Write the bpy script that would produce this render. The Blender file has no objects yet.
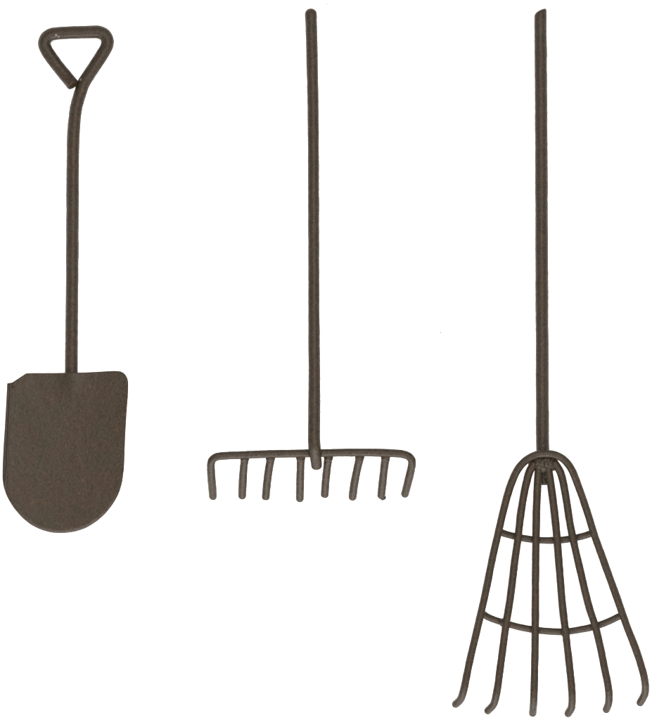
import bpy, bmesh, math, random
from mathutils import Vector, noise

# ---------------------------------------------------------------- scale
U = 0.0002                 # metres per unit of the layout (miniature tools, about 13 cm long)
CAMH = 3200.0              # camera height above the table, same units
random.seed(4)
scene = bpy.context.scene
COL = scene.collection

def P(x, y, z):
    """layout coordinates (x right, y down, z up) -> metres, undoing the camera's perspective"""
    k = (CAMH - z) / CAMH
    return Vector(((x - 326.0) * k * U, (360.0 - y) * k * U, z * U))

# ---------------------------------------------------------------- materials
def coated_metal(name, chips=(), rubbed=0.0):
    m = bpy.data.materials.new(name); m.use_nodes = True
    nt = m.node_tree; N = nt.nodes; L = nt.links
    bsdf = N['Principled BSDF']
    tc = N.new('ShaderNodeTexCoord')
    def noise_node(scale, detail, rough=0.55):
        n = N.new('ShaderNodeTexNoise'); n.inputs['Scale'].default_value = scale
        n.inputs['Detail'].default_value = detail; n.inputs['Roughness'].default_value = rough
        L.new(tc.outputs['Object'], n.inputs['Vector']); return n
    def ramp(fac, stops):
        r = N.new('ShaderNodeValToRGB'); L.new(fac, r.inputs['Fac'])
        e = r.color_ramp.elements
        e[0].position, e[0].color = stops[0]; e[1].position, e[1].color = stops[-1]
        for s in stops[1:-1]:
            q = e.new(s[0]); q.color = s[1]
        return r
    def mix(kind, fac, a, b):
        x = N.new('ShaderNodeMix'); x.data_type = 'RGBA'; x.blend_type = kind
        if isinstance(fac, float): x.inputs[0].default_value = fac
        else: L.new(fac, x.inputs[0])
        for sock, v in ((x.inputs[6], a), (x.inputs[7], b)):
            if isinstance(v, tuple): sock.default_value = v
            else: L.new(v, sock)
        return x.outputs[2]
    patch = noise_node(260, 4, 0.65)
    base = ramp(patch.outputs['Fac'], [(0.30, (0.0098, 0.0074, 0.0034, 1)), (0.5, (0.0114, 0.0067, 0.0029, 1)),
                                       (0.70, (0.0130, 0.0066, 0.0032, 1))])
    grain = noise_node(2300, 3, 0.6)
    gr = ramp(grain.outputs['Fac'], [(0.32, (0.62, 0.62, 0.62, 1)), (0.5, (1, 1, 1, 1)), (0.68, (1.42, 1.4, 1.38, 1))])
    col = mix('MULTIPLY', 1.0, base.outputs['Color'], gr.outputs['Color'])
    # sparse rusty freckles in the powder coat
    fr = noise_node(900, 2)
    frm = ramp(fr.outputs['Fac'], [(0.64, (0, 0, 0, 1)), (0.74, (0.55, 0.55, 0.55, 1))])
    col = mix('MIX', frm.outputs['Color'], col, (0.030, 0.014, 0.006, 1))
    # small dark nicks
    pn = noise_node(1100, 1)
    pnm = ramp(pn.outputs['Fac'], [(0.24, (0.75, 0.75, 0.75, 1)), (0.30, (0, 0, 0, 1))])
    col = mix('MIX', pnm.outputs['Color'], col, (0.004, 0.003, 0.002, 1))
    # bare chips (shape of their own, fixed to the metal)
    for (pos, r0, r1, bright, wob) in chips:
        vd = N.new('ShaderNodeVectorMath'); vd.operation = 'DISTANCE'
        L.new(tc.outputs['Object'], vd.inputs[0]); vd.inputs[1].default_value = pos
        nn = noise_node(2600, 2)
        ma = N.new('ShaderNodeMath'); ma.operation = 'MULTIPLY_ADD'
        L.new(nn.outputs['Fac'], ma.inputs[0]); ma.inputs[1].default_value = wob * U
        L.new(vd.outputs['Value'], ma.inputs[2])
        d = N.new('ShaderNodeMath'); d.operation = 'DIVIDE'
        L.new(ma.outputs[0], d.inputs[0]); d.inputs[1].default_value = 20 * U
        a, b = r0 / 20, r1 / 20
        w = 0.025
        rr = ramp(d.outputs[0], [(max(a - w, 0), (0, 0, 0, 1)), (a + 0.001, (1, 1, 1, 1)), (b, (1, 1, 1, 1)), (b + w, (0, 0, 0, 1))])
        if r0 <= 0:
            rr.color_ramp.elements[0].color = (1, 1, 1, 1)
        col = mix('MIX', rr.outputs['Color'], col, bright)
    L.new(col, bsdf.inputs['Base Color'])
    rg = ramp(grain.outputs['Fac'], [(0.3, (0.33, 0.33, 0.33, 1)), (0.7, (0.48, 0.48, 0.48, 1))])
    L.new(rg.outputs['Color'], bsdf.inputs['Roughness'])
    bsdf.inputs['Specular IOR Level'].default_value = 0.15
    b1 = N.new('ShaderNodeBump'); b1.inputs['Strength'].default_value = 0.75; b1.inputs['Distance'].default_value = 0.00016
    L.new(grain.outputs['Fac'], b1.inputs['Height'])
    lump = noise_node(850, 3)
    b2 = N.new('ShaderNodeBump'); b2.inputs['Strength'].default_value = 0.36; b2.inputs['Distance'].default_value = 0.00025
    L.new(lump.outputs['Fac'], b2.inputs['Height']); L.new(b1.outputs['Normal'], b2.inputs['Normal'])
    L.new(b2.outputs['Normal'], bsdf.inputs['Normal'])
    return m

METAL = coated_metal('brown_powder_coat')

def white_board():
    m = bpy.data.materials.new('white_board'); m.use_nodes = True
    nt = m.node_tree; N = nt.nodes; L = nt.links; b = N['Principled BSDF']
    tc = N.new('ShaderNodeTexCoord'); n = N.new('ShaderNodeTexNoise')
    n.inputs['Scale'].default_value = 900; n.inputs['Detail'].default_value = 3
    L.new(tc.outputs['Object'], n.inputs['Vector'])
    r = N.new('ShaderNodeValToRGB'); L.new(n.outputs['Fac'], r.inputs['Fac'])
    r.color_ramp.elements[0].color = (0.80, 0.80, 0.80, 1); r.color_ramp.elements[1].color = (0.86, 0.86, 0.86, 1)
    L.new(r.outputs['Color'], b.inputs['Base Color'])
    b.inputs['Roughness'].default_value = 0.85; b.inputs['Specular IOR Level'].default_value = 0.2
    return m

# ---------------------------------------------------------------- mesh helpers
def obj(name, bm, mat, parent=None, origin=None):
    """link a bmesh as ONE mesh object; geometry is given in world metres and re-based on its thing"""
    o0 = origin if origin is not None else (parent.location if parent else Vector((0, 0, 0)))
    root = parent
    if parent is not None and parent.parent is not None:
        o0 = parent.parent.location
    bmesh.ops.translate(bm, verts=bm.verts, vec=-Vector(o0))
    bmesh.ops.recalc_face_normals(bm, faces=bm.faces)
    me = bpy.data.meshes.new(name); bm.to_mesh(me); bm.free()
    for p in me.polygons: p.use_smooth = True
    me.materials.append(mat)
    o = bpy.data.objects.new(name, me); COL.objects.link(o)
    if parent is not None: o.parent = parent
    elif origin is not None: o.location = origin
    return o

def thing(name, label, cat, loc):
    o = bpy.data.objects.new(name, None); COL.objects.link(o)
    o.location = loc; o.empty_display_size = 0.005
    o['label'] = label; o['category'] = cat
    return o

def smooth_path(pts, step=1.6):
    """Catmull-Rom through (x,y,z[,r]) control points, evenly resampled"""
    pts = [Vector(p) for p in pts]
    n = len(pts)
    dense = []
    for i in range(n - 1):
        p0 = pts[i - 1] if i > 0 else pts[0] * 2 - pts[1]
        p1, p2 = pts[i], pts[i + 1]
        p3 = pts[i + 2] if i + 2 < n else pts[-1] * 2 - pts[-2]
        # centripetal parametrisation keeps tight bends round
        def kn(a, b): return max((b - a).length ** 0.5, 1e-4)
        t0 = 0; t1 = t0 + kn(p0, p1); t2 = t1 + kn(p1, p2); t3 = t2 + kn(p2, p3)
        K = max(6, int((p2 - p1).length / 0.6))
        for k in range(K):
            t = t1 + (t2 - t1) * k / K
            A1 = p0 * ((t1 - t) / (t1 - t0)) + p1 * ((t - t0) / (t1 - t0))
            A2 = p1 * ((t2 - t) / (t2 - t1)) + p2 * ((t - t1) / (t2 - t1))
            A3 = p2 * ((t3 - t) / (t3 - t2)) + p3 * ((t - t2) / (t3 - t2))
            B1 = A1 * ((t2 - t) / (t2 - t0)) + A2 * ((t - t0) / (t2 - t0))
            B2 = A2 * ((t3 - t) / (t3 - t1)) + A3 * ((t - t1) / (t3 - t1))
            dense.append(B1 * ((t2 - t) / (t2 - t1)) + B2 * ((t - t1) / (t2 - t1)))
    dense.append(pts[-1])
    out = [dense[0]]; acc = 0
    for a, b in zip(dense, dense[1:]):
        acc += (b - a).length
        if acc >= step:
            out.append(b); acc = 0
    if (out[-1] - dense[-1]).length < step * 0.5 and len(out) > 2: out.pop()
    out.append(dense[-1])
    return out

def tube(bm, pts, r, caps=('round', 'round'), seg=20, wob=0.035, wobscale=0.055, seed=0.0, slant=0.0, step=1.6,
         rfun=None, sag=0.0, part=(0.0, 1.0)):
    """sweep a hand-made wire of radius r (layout units) along pts; caps: round | flat | cut | open"""
    path = smooth_path(pts, step)
    n = len(path)
    cum = [0.0]
    for a, b in zip(path, path[1:]): cum.append(cum[-1] + (b - a).length)
    tot = cum[-1]
    rings = []          # (centre, tangent, radius scale)
    def tang(i):
        a = path[max(i - 1, 0)]; b = path[min(i + 1, n - 1)]
        return (b - a).normalized()
    def cap_profile(kind):
        if kind == 'round': return [(math.cos(q * math.pi / 12), math.sin(q * math.pi / 12)) for q in range(1, 6)]
        if kind == 'blunt': return [(0.97, 0.10), (0.90, 0.24), (0.78, 0.36), (0.58, 0.45), (0.3, 0.50)]
        if kind == 'cut': return [(0.985, 0.03), (0.94, 0.09), (0.86, 0.12), (0.5, 0.13)]
        return []
    c0, c1 = caps
    t0 = tang(0)
    for sc, off in reversed(cap_profile(c0)): rings.append((path[0] - t0 * off * r, t0, sc, 0.0))
    for i in range(n): rings.append((path[i], tang(i), 1.0, cum[i] / tot))
    t1 = tang(n - 1)
    for sc, off in cap_profile(c1): rings.append((path[-1] + t1 * off * r, t1, sc, 1.0))
    t = rings[0][1]
    ref = Vector((0, 0, 1)) if abs(t.z) < 0.9 else Vector((1, 0, 0))
    nx = (ref - t * ref.dot(t)).normalized()
    rows = []
    last_t = t
    for k, (c, tt, sc, f) in enumerate(rings):
        nx = (nx - tt * nx.dot(tt)).normalized()
        ny = tt.cross(nx)
        row = []
        rr = r * (rfun(f) if rfun else 1.0)
        cw = Vector((noise.noise(c * 0.02 + Vector((seed, 3, 7))), noise.noise(c * 0.02 + Vector((9, seed, 1))), 0)) * sag
        for j in range(seg):
            a = 2 * math.pi * j / seg
            d = nx * math.cos(a) + ny * math.sin(a)
            q = c + d * rr * sc
            w = 1 + wob * noise.noise(q * wobscale + Vector((seed, seed * 1.7, 0))) \
                  + wob * 0.6 * noise.noise(q * 0.22 + Vector((seed, 0, seed)))
            w += 0.028 * noise.noise(q * 0.55 + Vector((seed * 3, 5, 0)))
            q = c + d * rr * sc * w + cw
            if slant and k < len(cap_profile(c0)) + 4:
                fade = 1.0 - max(0, k - len(cap_profile(c0))) / 4.0
                q = q - tt * slant * fade * (d.x) * sc
            row.append(bm.verts.new(P(q.x, q.y, q.z)))
        rows.append(row)
    f0, f1 = part
    if f0 > 0 or f1 < 1:
        pos = [0.0 if k < len(cap_profile(c0)) else rings[k][3] for k in range(len(rings))]
        lo = max(k for k in range(len(pos)) if pos[k] <= f0) if f0 > 0 else 0
        hi = max(k for k in range(len(pos)) if pos[k] <= f1) if f1 < 1 else len(pos) - 1
        for k, row in enumerate(rows):
            if k < lo or k > hi:
                for v in row: bm.verts.remove(v)
        rows = rows[lo:hi + 1]
        if f0 > 0: c0 = 'open'
        if f1 < 1: c1 = 'open'
    for a, b in zip(rows, rows[1:]):
        for j in range(seg):
            bm.faces.new((a[j], a[(j + 1) % seg], b[(j + 1) % seg], b[j]))
    if c0 != 'open': bm.faces.new(list(reversed(rows[0])))
    if c1 != 'open': bm.faces.new(rows[-1])
    return path

def blob(bm, c, rad, seed=0.0, amp=0.18, sub=3, fine=0.08):
    """an irregular bead of weld"""
    res = bmesh.ops.create_icosphere(bm, subdivisions=sub, radius=1.0)
    for v in res['verts']:
        d = v.co.normalized()
        k = 1 + amp * noise.noise(d * 1.6 + Vector((seed, 0, 0))) + fine * noise.noise(d * 5 + Vector((0, seed, 0)))
        v.co = P(c[0] + d.x * rad[0] * k, c[1] + d.y * rad[1] * k, c[2] + d.z * rad[2] * k)

# ================================================================ SURFACE
bm = bmesh.new()
bmesh.ops.create_grid(bm, x_segments=1, y_segments=1, size=1.0)
table = obj('tabletop', bm, white_board())
table['kind'] = 'structure'

# ================================================================ SHOVEL
sh = thing('shovel', 'dark brown metal shovel with triangular wire grip and broad rounded blade on white surface',
           'shovel', P(72, 372, 0))
SR = 6.45
ZS = 6.6
# the grip: the top of the shaft wire bent into an open triangle
grip_metal = coated_metal('brown_powder_coat_chipped', chips=(
    (tuple(P(54.3, 37.4, ZS + 5.6) - sh.location), 0.0, 3.9, (0.012, 0.007, 0.005, 1), 0.8),
    (tuple(P(56.3, 34.9, ZS + 5.6) - sh.location), 0.0, 2.1, (0.07, 0.062, 0.055, 1), 1.6),
    (tuple(P(58.6, 36.6, ZS + 5.0) - sh.location), 0.0, 1.9, (0.055, 0.048, 0.042, 1), 1.6),
    (tuple(P(81.0, 79.8, ZS + 4.4) - sh.location), 0.0, 2.0, (0.075, 0.08, 0.075, 1), 2.0),
))
WIRE = [(71.4, 392, ZS), (71.5, 372, ZS), (71.6, 345, ZS), (72.2, 280, ZS), (72.7, 200, ZS), (73.1, 150, ZS), (73.8, 130, ZS), (74.9, 117, ZS), (76.4, 107, ZS),
        (78.7, 98.2, ZS), (81.2, 90.5, ZS), (83.8, 83.2, ZS), (89.4, 74.2, ZS + .3), (96.9, 62.8, ZS + .5), (104.6, 50.8, ZS + .6), (107.3, 45.2, ZS + .6), (107.6, 40.4, ZS + .6),
        (105.2, 35.2, ZS + .6), (99.4, 32.2, ZS + .6), (90, 32.0, ZS + .6), (75, 32.4, ZS + .6), (60, 33.1, ZS + .6), (51.6, 34.2, ZS + .6),
        (46.2, 37.8, ZS + .6), (44.2, 43.4, ZS + .6), (46.6, 50.4, ZS + .6), (51.8, 58.3, ZS + .6), (60.2, 69.2, ZS + .8), (68.4, 79.2, ZS + 2.4), (73.0, 84.8, ZS + 5.2)]
NECK = 0.585
bm = bmesh.new()
tube(bm, WIRE, SR, caps=('blunt', 'cut'), seed=1.3, part=(NECK, 1.0))
blob(bm, (78.0, 84.4, ZS - 1.0), (3.0, 4.0, 4.0), seed=2.0)
obj('grip', bm, grip_metal, sh)
# shaft, from the neck down under the blade
bm = bmesh.new()
tube(bm, WIRE, SR, caps=('blunt', 'cut'), seed=1.3, part=(0.0, NECK))
obj('shaft', bm, METAL, sh)
# blade: thick sheet, clipped at one shoulder, its left edge folded down
OUT = [(7.2, 383.2), (9.6, 382.6), (12.4, 382.4), (17.2, 379.2), (22, 375.9), (26.2, 373.2), (30, 372.9), (45, 373.0), (60, 372.9), (72, 372.6), (85, 372.4),
       (100, 371.6), (112, 370.8), (118.5, 370.6), (123.2, 371.4), (126.6, 374.0), (128.3, 378.0), (128.6, 384), (128.2, 395), (126.8, 412), (125.6, 432),
       (124.9, 450), (124.3, 468), (122.4, 483), (118.8, 494.5), (113.4, 504), (106, 513.5), (97, 521.6), (86, 528.4), (75, 532), (64, 533.4), (52, 533),
       (41, 530), (31, 525.2), (22, 517.8), (14, 508.6), (8, 499), (4, 489.5), (2.3, 479), (2.6, 465), (3.6, 445), (5, 424), (6.2, 402)]
def dense_outline(pts, step=2.2):
    out = []
    n = len(pts)
    for i in range(n):
        a, b = Vector(pts[i]), Vector(pts[(i + 1) % n])
        k = max(1, int((b - a).length / step))
        for q in range(k): out.append(a.lerp(b, q / k))
    # light smoothing everywhere except at the two sharp shoulder corners
    sharp = [Vector(pts[0]), Vector(pts[2]), Vector(pts[5])]
    for _ in range(3):
        new = []
        for i, p in enumerate(out):
            if any((p - s).length < 0.6 for s in sharp): new.append(p); continue
            new.append(p * 0.5 + (out[i - 1] + out[(i + 1) % len(out)]) * 0.25)
        out = new
    return out
ring = dense_outline(OUT)
cx, cy = 64.0, 448.0
TH = 3.4
def left_edge_x(y):
    return 7.2 - (y - 383) / (479 - 383) * 4.9
def top_z(x, y, f):
    z = ZS + SR + 1.2
    # ridge where the shaft sits underneath
    dx = (x - 71.5) / 8.5
    s = 1 / (1 + math.exp((y - 392) / 5.0))
    z += 2.0 * math.exp(-dx * dx) * s
    # shallow dish and slope down to the tip
    u = (x - cx) / 62.0; v = (y - cy) / 86.0
    z += 2.6 * (u * u) - 1.0 + 0.06 * (x - cx) + (-5.5 * max(0, v) ** 2)
    # lip: rolled towards the table along the rounded tip
    if f > 0.955 and y > 470: z -= 1.3 * ((f - 0.955) / 0.045) ** 2 * min(1, (y - 470) / 40)
    # left edge folded down
    e = x - left_edge_x(y)
    if e < 4.6 and y < 505: z -= 4.8 * min(1, (4.6 - e) / 1.7) ** 1.3 * min(1, (505 - y) / 30)
    z += 0.55 * noise.noise(Vector((x * 0.03, y * 0.03, 2))) + 0.22 * noise.noise(Vector((x * 0.09, y * 0.09, 5)))
    return z
FR = [0.12, 0.24, 0.36, 0.48, 0.58, 0.67, 0.75, 0.81, 0.85, 0.875, 0.89, 0.90, 0.91, 0.92, 0.93, 0.938, 0.946, 0.954, 0.962, 0.970, 0.978, 0.986, 0.993, 1.0]
bm = bmesh.new()
def layer(dz, shrink):
    rows = []
    for f in FR:
        row = []
        for p in ring:
            d = p - Vector((cx, cy))
            ff = f - (shrink if f == 1.0 else 0)
            q = Vector((cx, cy)) + d * ff
            row.append(bm.verts.new(P(q.x, q.y, top_z(q.x, q.y, f) + dz)))
        rows.append(row)
    c = bm.verts.new(P(cx, cy, top_z(cx, cy, 0) + dz))
    return rows, c
tr, tcen = layer(0, 0.006)
br, bcen = layer(-TH, 0.006)
nr = len(ring)
for rows, c in ((tr, tcen), (br, bcen)):
    for j in range(nr): bm.faces.new((c, rows[0][j], rows[0][(j + 1) % nr]))
    for a, b in zip(rows, rows[1:]):
        for j in range(nr): bm.faces.new((a[j], b[j], b[(j + 1) % nr], a[(j + 1) % nr]))
mid = []
for p in ring:
    mid.append([bm.verts.new(P(p.x, p.y, top_z(p.x, p.y, 1.0) - TH * k)) for k in (0.25, 0.75)])
for j in range(nr):
    k = (j + 1) % nr
    bm.faces.new((tr[-1][j], mid[j][0], mid[k][0], tr[-1][k]))
    bm.faces.new((mid[j][0], mid[j][1], mid[k][1], mid[k][0]))
    bm.faces.new((mid[j][1], br[-1][j], br[-1][k], mid[k][1]))
obj('blade', bm, METAL, sh)

# ================================================================ GARDEN RAKE
gr = thing('garden_rake', 'dark brown miniature garden rake with straight bar of eight short tines lying on white surface',
           'rake', P(314, 455, 0))
ZB = 31.0          # height of the bar: the tines slant down to the table
bm = bmesh.new()
tube(bm, [(310.9, 14.0, 6.4), (312.2, 60, 9.2), (313.2, 120, 12.8), (313.6, 200, 17.6), (313.9, 300, 24.6), (314.3, 380, 32.0), (314.2, 425, 38.2),
          (314.1, 438, 40.6), (314.4, 446, 40.6), (315.2, 454, 36.5), (316.2, 462, 30.0), (316.5, 466, 26.8)],
     5.75, caps=('round', 'blunt'), seed=4.2, rfun=lambda f: 1.06 - 0.06 * min(1, f * 6) + 0.1 * max(0, min(1, (f - 0.6) / 0.3)) - 0.14 * max(0, (f - 0.95) / 0.05))
shaft = obj('shaft', bm, METAL, gr)
# the bar: one wire whose bent-over ends are the two outer tines
ZE = 4.2
BAR = [(213.0, 496.2, ZE), (212.3, 486.6, 12.4), (211.4, 477, 20.2), (210.9, 467.6, ZB - 5.0), (211.0, 463.4, ZB - 2.0), (212.6, 459.4, ZB), (216.2, 456.9, ZB + .4), (222, 455.9, ZB + .4), (240, 455.1, ZB + .3), (273, 453.9, ZB),
       (314, 453.2, ZB), (340, 452.6, ZB), (370, 452.5, ZB + .2), (392, 453.2, ZB + .4), (402, 454.0, ZB + .4), (408.2, 456.0, ZB + .4), (411.4, 459.4, ZB),
       (412.0, 463.4, ZB - 2.4), (411.4, 467.6, ZB - 5.6), (409.6, 476, 19.0), (407.2, 485.6, 11.2), (405.0, 493.8, ZE)]
BL, BR = 0.128, 0.876
bm = bmesh.new()
tube(bm, BAR, 4.2, caps=('round', 'round'), seed=6.6, wob=0.05, part=(BL, BR))
blob(bm, (314.5, 453.4, ZB + 1.5), (8.2, 4.6, 5.2), seed=5.0)
obj('crossbar', bm, METAL, gr)
TINES = [  # x,y where it leaves the bar; x,y of the tip
    (210.9, 467.6, 213.0, 496.2, True), (244.7, 456.6, 242.2, 495.6, False), (270.9, 456.4, 265.8, 497.6, False), (300.9, 456.0, 299.9, 498.4, False),
    (328.6, 456.0, 324.8, 495.2, False), (359.9, 456.0, 352.6, 496.8, False), (385.7, 456.0, 381.2, 496.0, False), (411.4, 467.6, 405.0, 493.8, True)]
tip_metal = coated_metal('brown_powder_coat_worn_tip', chips=(
    (tuple(P(384.6, 496.6, 4.6) - gr.location), 0.0, 3.4, (0.004, 0.003, 0.003, 1), 1.6),))
for i, (x0, y0, x1, y1, outer) in enumerate(TINES):
    bm = bmesh.new()
    zt = 4.2
    def lerp(a, b, t): return a + (b - a) * t
    if outer:
        tube(bm, BAR, 4.2, caps=('round', 'round'), seed=6.6, wob=0.05, part=(0.0, BL) if i == 0 else (BR, 1.0))
    else:
        zz = ZB - 3.0
        sx = random.uniform(-.6, .6)
        tube(bm, [(x0, y0, zz), (lerp(x0, x1, .12), lerp(y0, y1, .12), zz - 2.0), (lerp(x0, x1, .4) + sx, lerp(y0, y1, .4), lerp(zz, zt, .38)),
                  (lerp(x0, x1, .7) + sx, lerp(y0, y1, .7), lerp(zz, zt, .7)), (x1, y1, zt)],
             4.15, caps=('blunt', 'round' if i not in (2, 4, 6) else 'blunt'), seed=8.1 + i * 2.3, wob=0.06, rfun=lambda f: 1.0 + 0.16 * max(0, 1 - f * 6))
        blob(bm, (x0 - 0.15, y0 + 1.0, zz + 2.0), (4.7, 5.4, 3.8), seed=i * 3.1 + 1, amp=0.2)
    if i == 6:
        blob(bm, (x1 + 1.3, y1 + 1.6, zt - 0.4), (3.3, 2.6, 3.0), seed=70 + i, amp=0.4, fine=0.2)
    obj('tine', bm, tip_metal if i == 6 else METAL, gr)

# ================================================================ LEAF RAKE
lr = thing('leaf_rake', 'dark brown leaf rake with six long fanned tines and two curved braces',
           'rake', P(543, 465, 0))
bm = bmesh.new()
tube(bm, [(540.4, 13.0, 6.8), (540.8, 60, 7.4), (541.2, 120, 8.4), (541.6, 220, 10.2), (542.0, 320, 12.0), (542.4, 400, 13.6), (542.7, 445, 14.6), (543.6, 466, 15.0), (544.2, 482, 15.0)],
     6.5, caps=('blunt', 'blunt'), seed=11.2, slant=2.9, rfun=lambda f: 0.97 + 0.06 * f - 0.22 * max(0, min(1, (f - 0.93) / 0.04)))
obj('shaft', bm, METAL, lr)
ZT = 26.5
def Zf(y):     # height of the fan: highest at the head, tips on the table
    k = max(0.0, min(1.0, (y - 455) / 235.0))
    return ZT - 10.5 * k ** 1.3
LEAF = [
    [(544.6, 453.7), (536.5, 454.8), (527.4, 459.2), (518.4, 468.6), (511.4, 483.6), (504.4, 507.4), (498.6, 532.0), (492.8, 557.0), (485.6, 592), (477.2, 629.2),
     (469.6, 662.6), (463.6, 690.5), (460.6, 699.2), (455.6, 704.2)],
    [(533.2, 464.2), (529.4, 471), (525.2, 487), (520.8, 512.8), (517.8, 540.2), (515.0, 560), (509.8, 602), (505.4, 629.4), (500.7, 662.6), (496.6, 692.2), (493.4, 704.6), (487.8, 710.6)],
    [(538.6, 467.2), (537.7, 478), (536.7, 500), (536.1, 530), (535.7, 557), (535.3, 603), (534.9, 655), (534.0, 698), (533.4, 707.5), (532.7, 713.0)],
    [(548.2, 467.2), (550.0, 478), (553.6, 505), (556.2, 530), (558.2, 557), (562.1, 603), (565.8, 634.4), (569.8, 668.7), (571.9, 694), (571.4, 707.2), (568.0, 713.4)],
    [(555.0, 463.4), (560.2, 472), (564.7, 490.8), (570.8, 527), (577.2, 557), (587.6, 601), (596.6, 631), (604.2, 666), (608.8, 690), (608.7, 703), (606.2, 709.4)],
    [(544.6, 453.7), (553.6, 454.4), (562.6, 458.4), (571.0, 468.4), (578.6, 486.8), (587.6, 512.6), (595.0, 536.6), (602.2, 557.0), (618.2, 601.7), (627.0, 627.0),
     (638.6, 658.0), (645.0, 681.0), (645.0, 693.2), (640.2, 702.6)],
]
R6 = 3.95
PTS3 = []
for i, pts in enumerate(LEAF):
    p3 = []
    n = len(pts)
    for k, (x, y) in enumerate(pts):
        z = Zf(y) + (2.6 if i in (0, 5) and y < 475 else 0) + (-1.0 if i in (2, 3) and y < 480 else 0)
        back = n - 1 - k
        if back == 0: z = 4.4
        elif back == 1: z = 10.6
        p3.append((x, y, z))
    PTS3.append(p3)
LOOP = list(reversed(PTS3[0])) + PTS3[5][1:]
for i in range(6):
    bm = bmesh.new()
    if i in (0, 5):
        tube(bm, LOOP, R6, caps=('round', 'round'), seed=20.0, wob=0.05, sag=0.35, part=(0.0, 0.497) if i == 0 else (0.497, 1.0))
    else:
        tube(bm, PTS3[i], R6, caps=('round', 'round'), seed=20 + i * 3.7, wob=0.05, sag=0.35)
    obj('tine', bm, METAL, lr)
# two bowed braces welded under the tines
def brace(pts, seed):
    bm = bmesh.new()
    tube(bm, [(x, y, Zf(y) - 6.6 + dz) for x, y, dz in pts], 3.55, caps=('round', 'round'), seed=seed, wob=0.05)
    return bm
bm = brace([(498.2, 530.6, 4.4), (501, 532.2, 2.6), (507, 534.4, 0), (526.8, 538.8, -.6), (545, 540.4, -1), (563.6, 539.8, -.6), (580, 536.8, 0), (588, 534.6, 1.0), (593, 532.8, 3)], 31)
for x, y in ((517.8, 537.6), (536.0, 540.0), (556.6, 540.6), (573.4, 538.6)):
    blob(bm, (x, y, Zf(y) - 4.2), (4.6, 4.0, 3.4), seed=x)
obj('crossbar', bm, METAL, lr)
bm = brace([(480.8, 611.6, 2.6), (484.4, 614.8, 1.4), (490, 618.0, 0), (505, 623.2, -.4), (521, 627.4, -.8), (537.6, 630.2, -1), (563.6, 631.8, -1), (580, 629.6, -.8), (595, 626.4, -.4), (609, 621.2, 0), (617, 617.3, 0.8), (621.8, 615.0, 2.6)], 37)
for x, y in ((505.6, 624.2), (503.2, 622.2), (535.2, 630.6), (565.4, 633.2), (595.6, 627.6)):
    blob(bm, (x, y, Zf(y) - 4.2), (4.7, 4.2, 3.4), seed=x * .7)
obj('crossbar', bm, METAL, lr)
# lump of weld joining tines, loop and shaft
bm = bmesh.new()
blob(bm, (543.6, 463.2, ZT - 2.8), (15.0, 9.2, 6.2), seed=41, amp=0.14, sub=5, fine=0.06)
rw = random.Random(12)
for k in range(34):      # overlapping spatter beads
    a = rw.uniform(0, 2 * math.pi); q = rw.random() ** 0.5
    r_ = rw.uniform(2.4, 3.8)
    blob(bm, (543.6 + 12.5 * q * math.cos(a), 463.4 + 6.6 * q * math.sin(a), ZT + 1.2 - 2.4 * q * q + rw.uniform(-.8, .3)), (r_, r_ * rw.uniform(.8, 1.2), r_ * .8), seed=60 + k, amp=0.25, fine=0.08)
blob(bm, (547.6, 474.5, ZT - 4.0), (3.8, 5.0, 4.2), seed=59, amp=0.3)
obj('weld', bm, METAL, lr)

# ================================================================ SPECKS
def crumb_mat(name, c):
    m = bpy.data.materials.new(name); m.use_nodes = True
    N = m.node_tree.nodes; b = N['Principled BSDF']; n = N.new('ShaderNodeTexNoise'); n.inputs['Scale'].default_value = 6000
    r = N.new('ShaderNodeValToRGB'); m.node_tree.links.new(n.outputs['Fac'], r.inputs['Fac'])
    r.color_ramp.elements[0].color = (c * .8, c * .8, c * .8, 1); r.color_ramp.elements[1].color = (c * 1.2, c * 1.2, c * 1.2, 1)
    m.node_tree.links.new(r.outputs['Color'], b.inputs['Base Color']); b.inputs['Roughness'].default_value = 0.8
    return m
for x, y, rad, c, lab in ((326.8, 4.0, 0.85, 0.10, 'tiny grey speck of grit on white surface just beside the garden rake handle tip'),
                          (440.4, 332.6, 0.9, 0.08, 'tiny pale speck of grit alone on white surface between the two rake handles')):
    bm = bmesh.new(); blob(bm, (x, y, rad * .6), (rad, rad * .9, rad * .7), seed=x, amp=0.4, sub=2)
    o = obj('grit_speck', bm, crumb_mat('grit', c), None, origin=P(x, y, 0))
    o['label'] = lab; o['category'] = 'speck'; o['group'] = 'specks of grit on the white surface'

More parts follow.
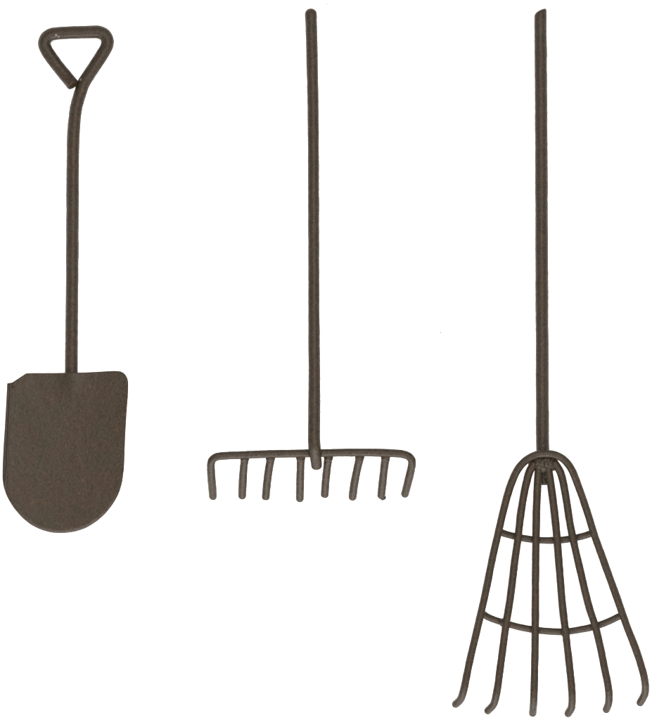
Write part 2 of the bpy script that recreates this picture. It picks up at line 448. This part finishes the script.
# ================================================================ CAMERA
cam = bpy.data.cameras.new('camera'); co = bpy.data.objects.new('camera', cam); COL.objects.link(co)
co.location = (0, 0, CAMH * U); co.rotation_euler = (0, 0, 0)
cam.sensor_fit = 'VERTICAL'; cam.sensor_height = 24.0
cam.lens = 24.0 * CAMH / 720.0
cam.clip_start = 0.01; cam.clip_end = 50
scene.camera = co
TENT_SIDE, TENT_TOP, TENT_LOW = 2.6, 0.28, 0.6

# ================================================================ LIGHT: white light tent with one softbox from the front
w = bpy.data.worlds.new('World'); scene.world = w; w.use_nodes = True
wt = w.node_tree; bg = wt.nodes['Background']; bg.inputs['Strength'].default_value = 1.0
# tent walls are bright all round, the opening overhead where the camera looks in is dimmer
wc = wt.nodes.new('ShaderNodeTexCoord'); wx = wt.nodes.new('ShaderNodeSeparateXYZ'); wr = wt.nodes.new('ShaderNodeValToRGB')
wt.links.new(wc.outputs['Generated'], wx.inputs[0]); wt.links.new(wx.outputs['Z'], wr.inputs['Fac'])
e = wr.color_ramp.elements
e[0].position = 0.70; e[0].color = (TENT_SIDE, TENT_SIDE * 0.965, TENT_SIDE * 0.92, 1)
q = e.new(0.38); q.color = (TENT_SIDE, TENT_SIDE * 0.965, TENT_SIDE * 0.92, 1)
q = e.new(0.16); q.color = (TENT_LOW, TENT_LOW, TENT_LOW, 1)
e = [x for x in e if x.position > 0.95]
e[0].position = 0.93; e[0].color = (TENT_TOP, TENT_TOP, TENT_TOP, 1)
# e[1].color = (TENT_TOP, TENT_TOP, TENT_TOP, 1)
wt.links.new(wr.outputs['Color'], bg.inputs['Color'])
def softbox(name, loc, target, size, power, color=(1, 1, 1)):
    l = bpy.data.lights.new(name, 'AREA'); l.shape = 'RECTANGLE'; l.size, l.size_y = size; l.energy = power; l.color = color
    o = bpy.data.objects.new(name, l); COL.objects.link(o); o.location = loc
    o.rotation_euler = (Vector(target) - Vector(loc)).to_track_quat('-Z', 'Y').to_euler()
    return o
softbox('softbox_front', (0.0, -0.72, 0.36), (0, 0, 0), (1.0, 0.42), 20, (1, 0.97, 0.945))
softbox('softbox_top', (0.10, 0.18, 1.15), (0.02, 0, 0), (0.10, 0.8), 18.5, (1, 0.95, 0.88))

vs = scene.view_settings
vs.view_transform = 'Standard'; vs.look = 'None'; vs.exposure = 0.0; vs.gamma = 1.0
vs.use_curve_mapping = False
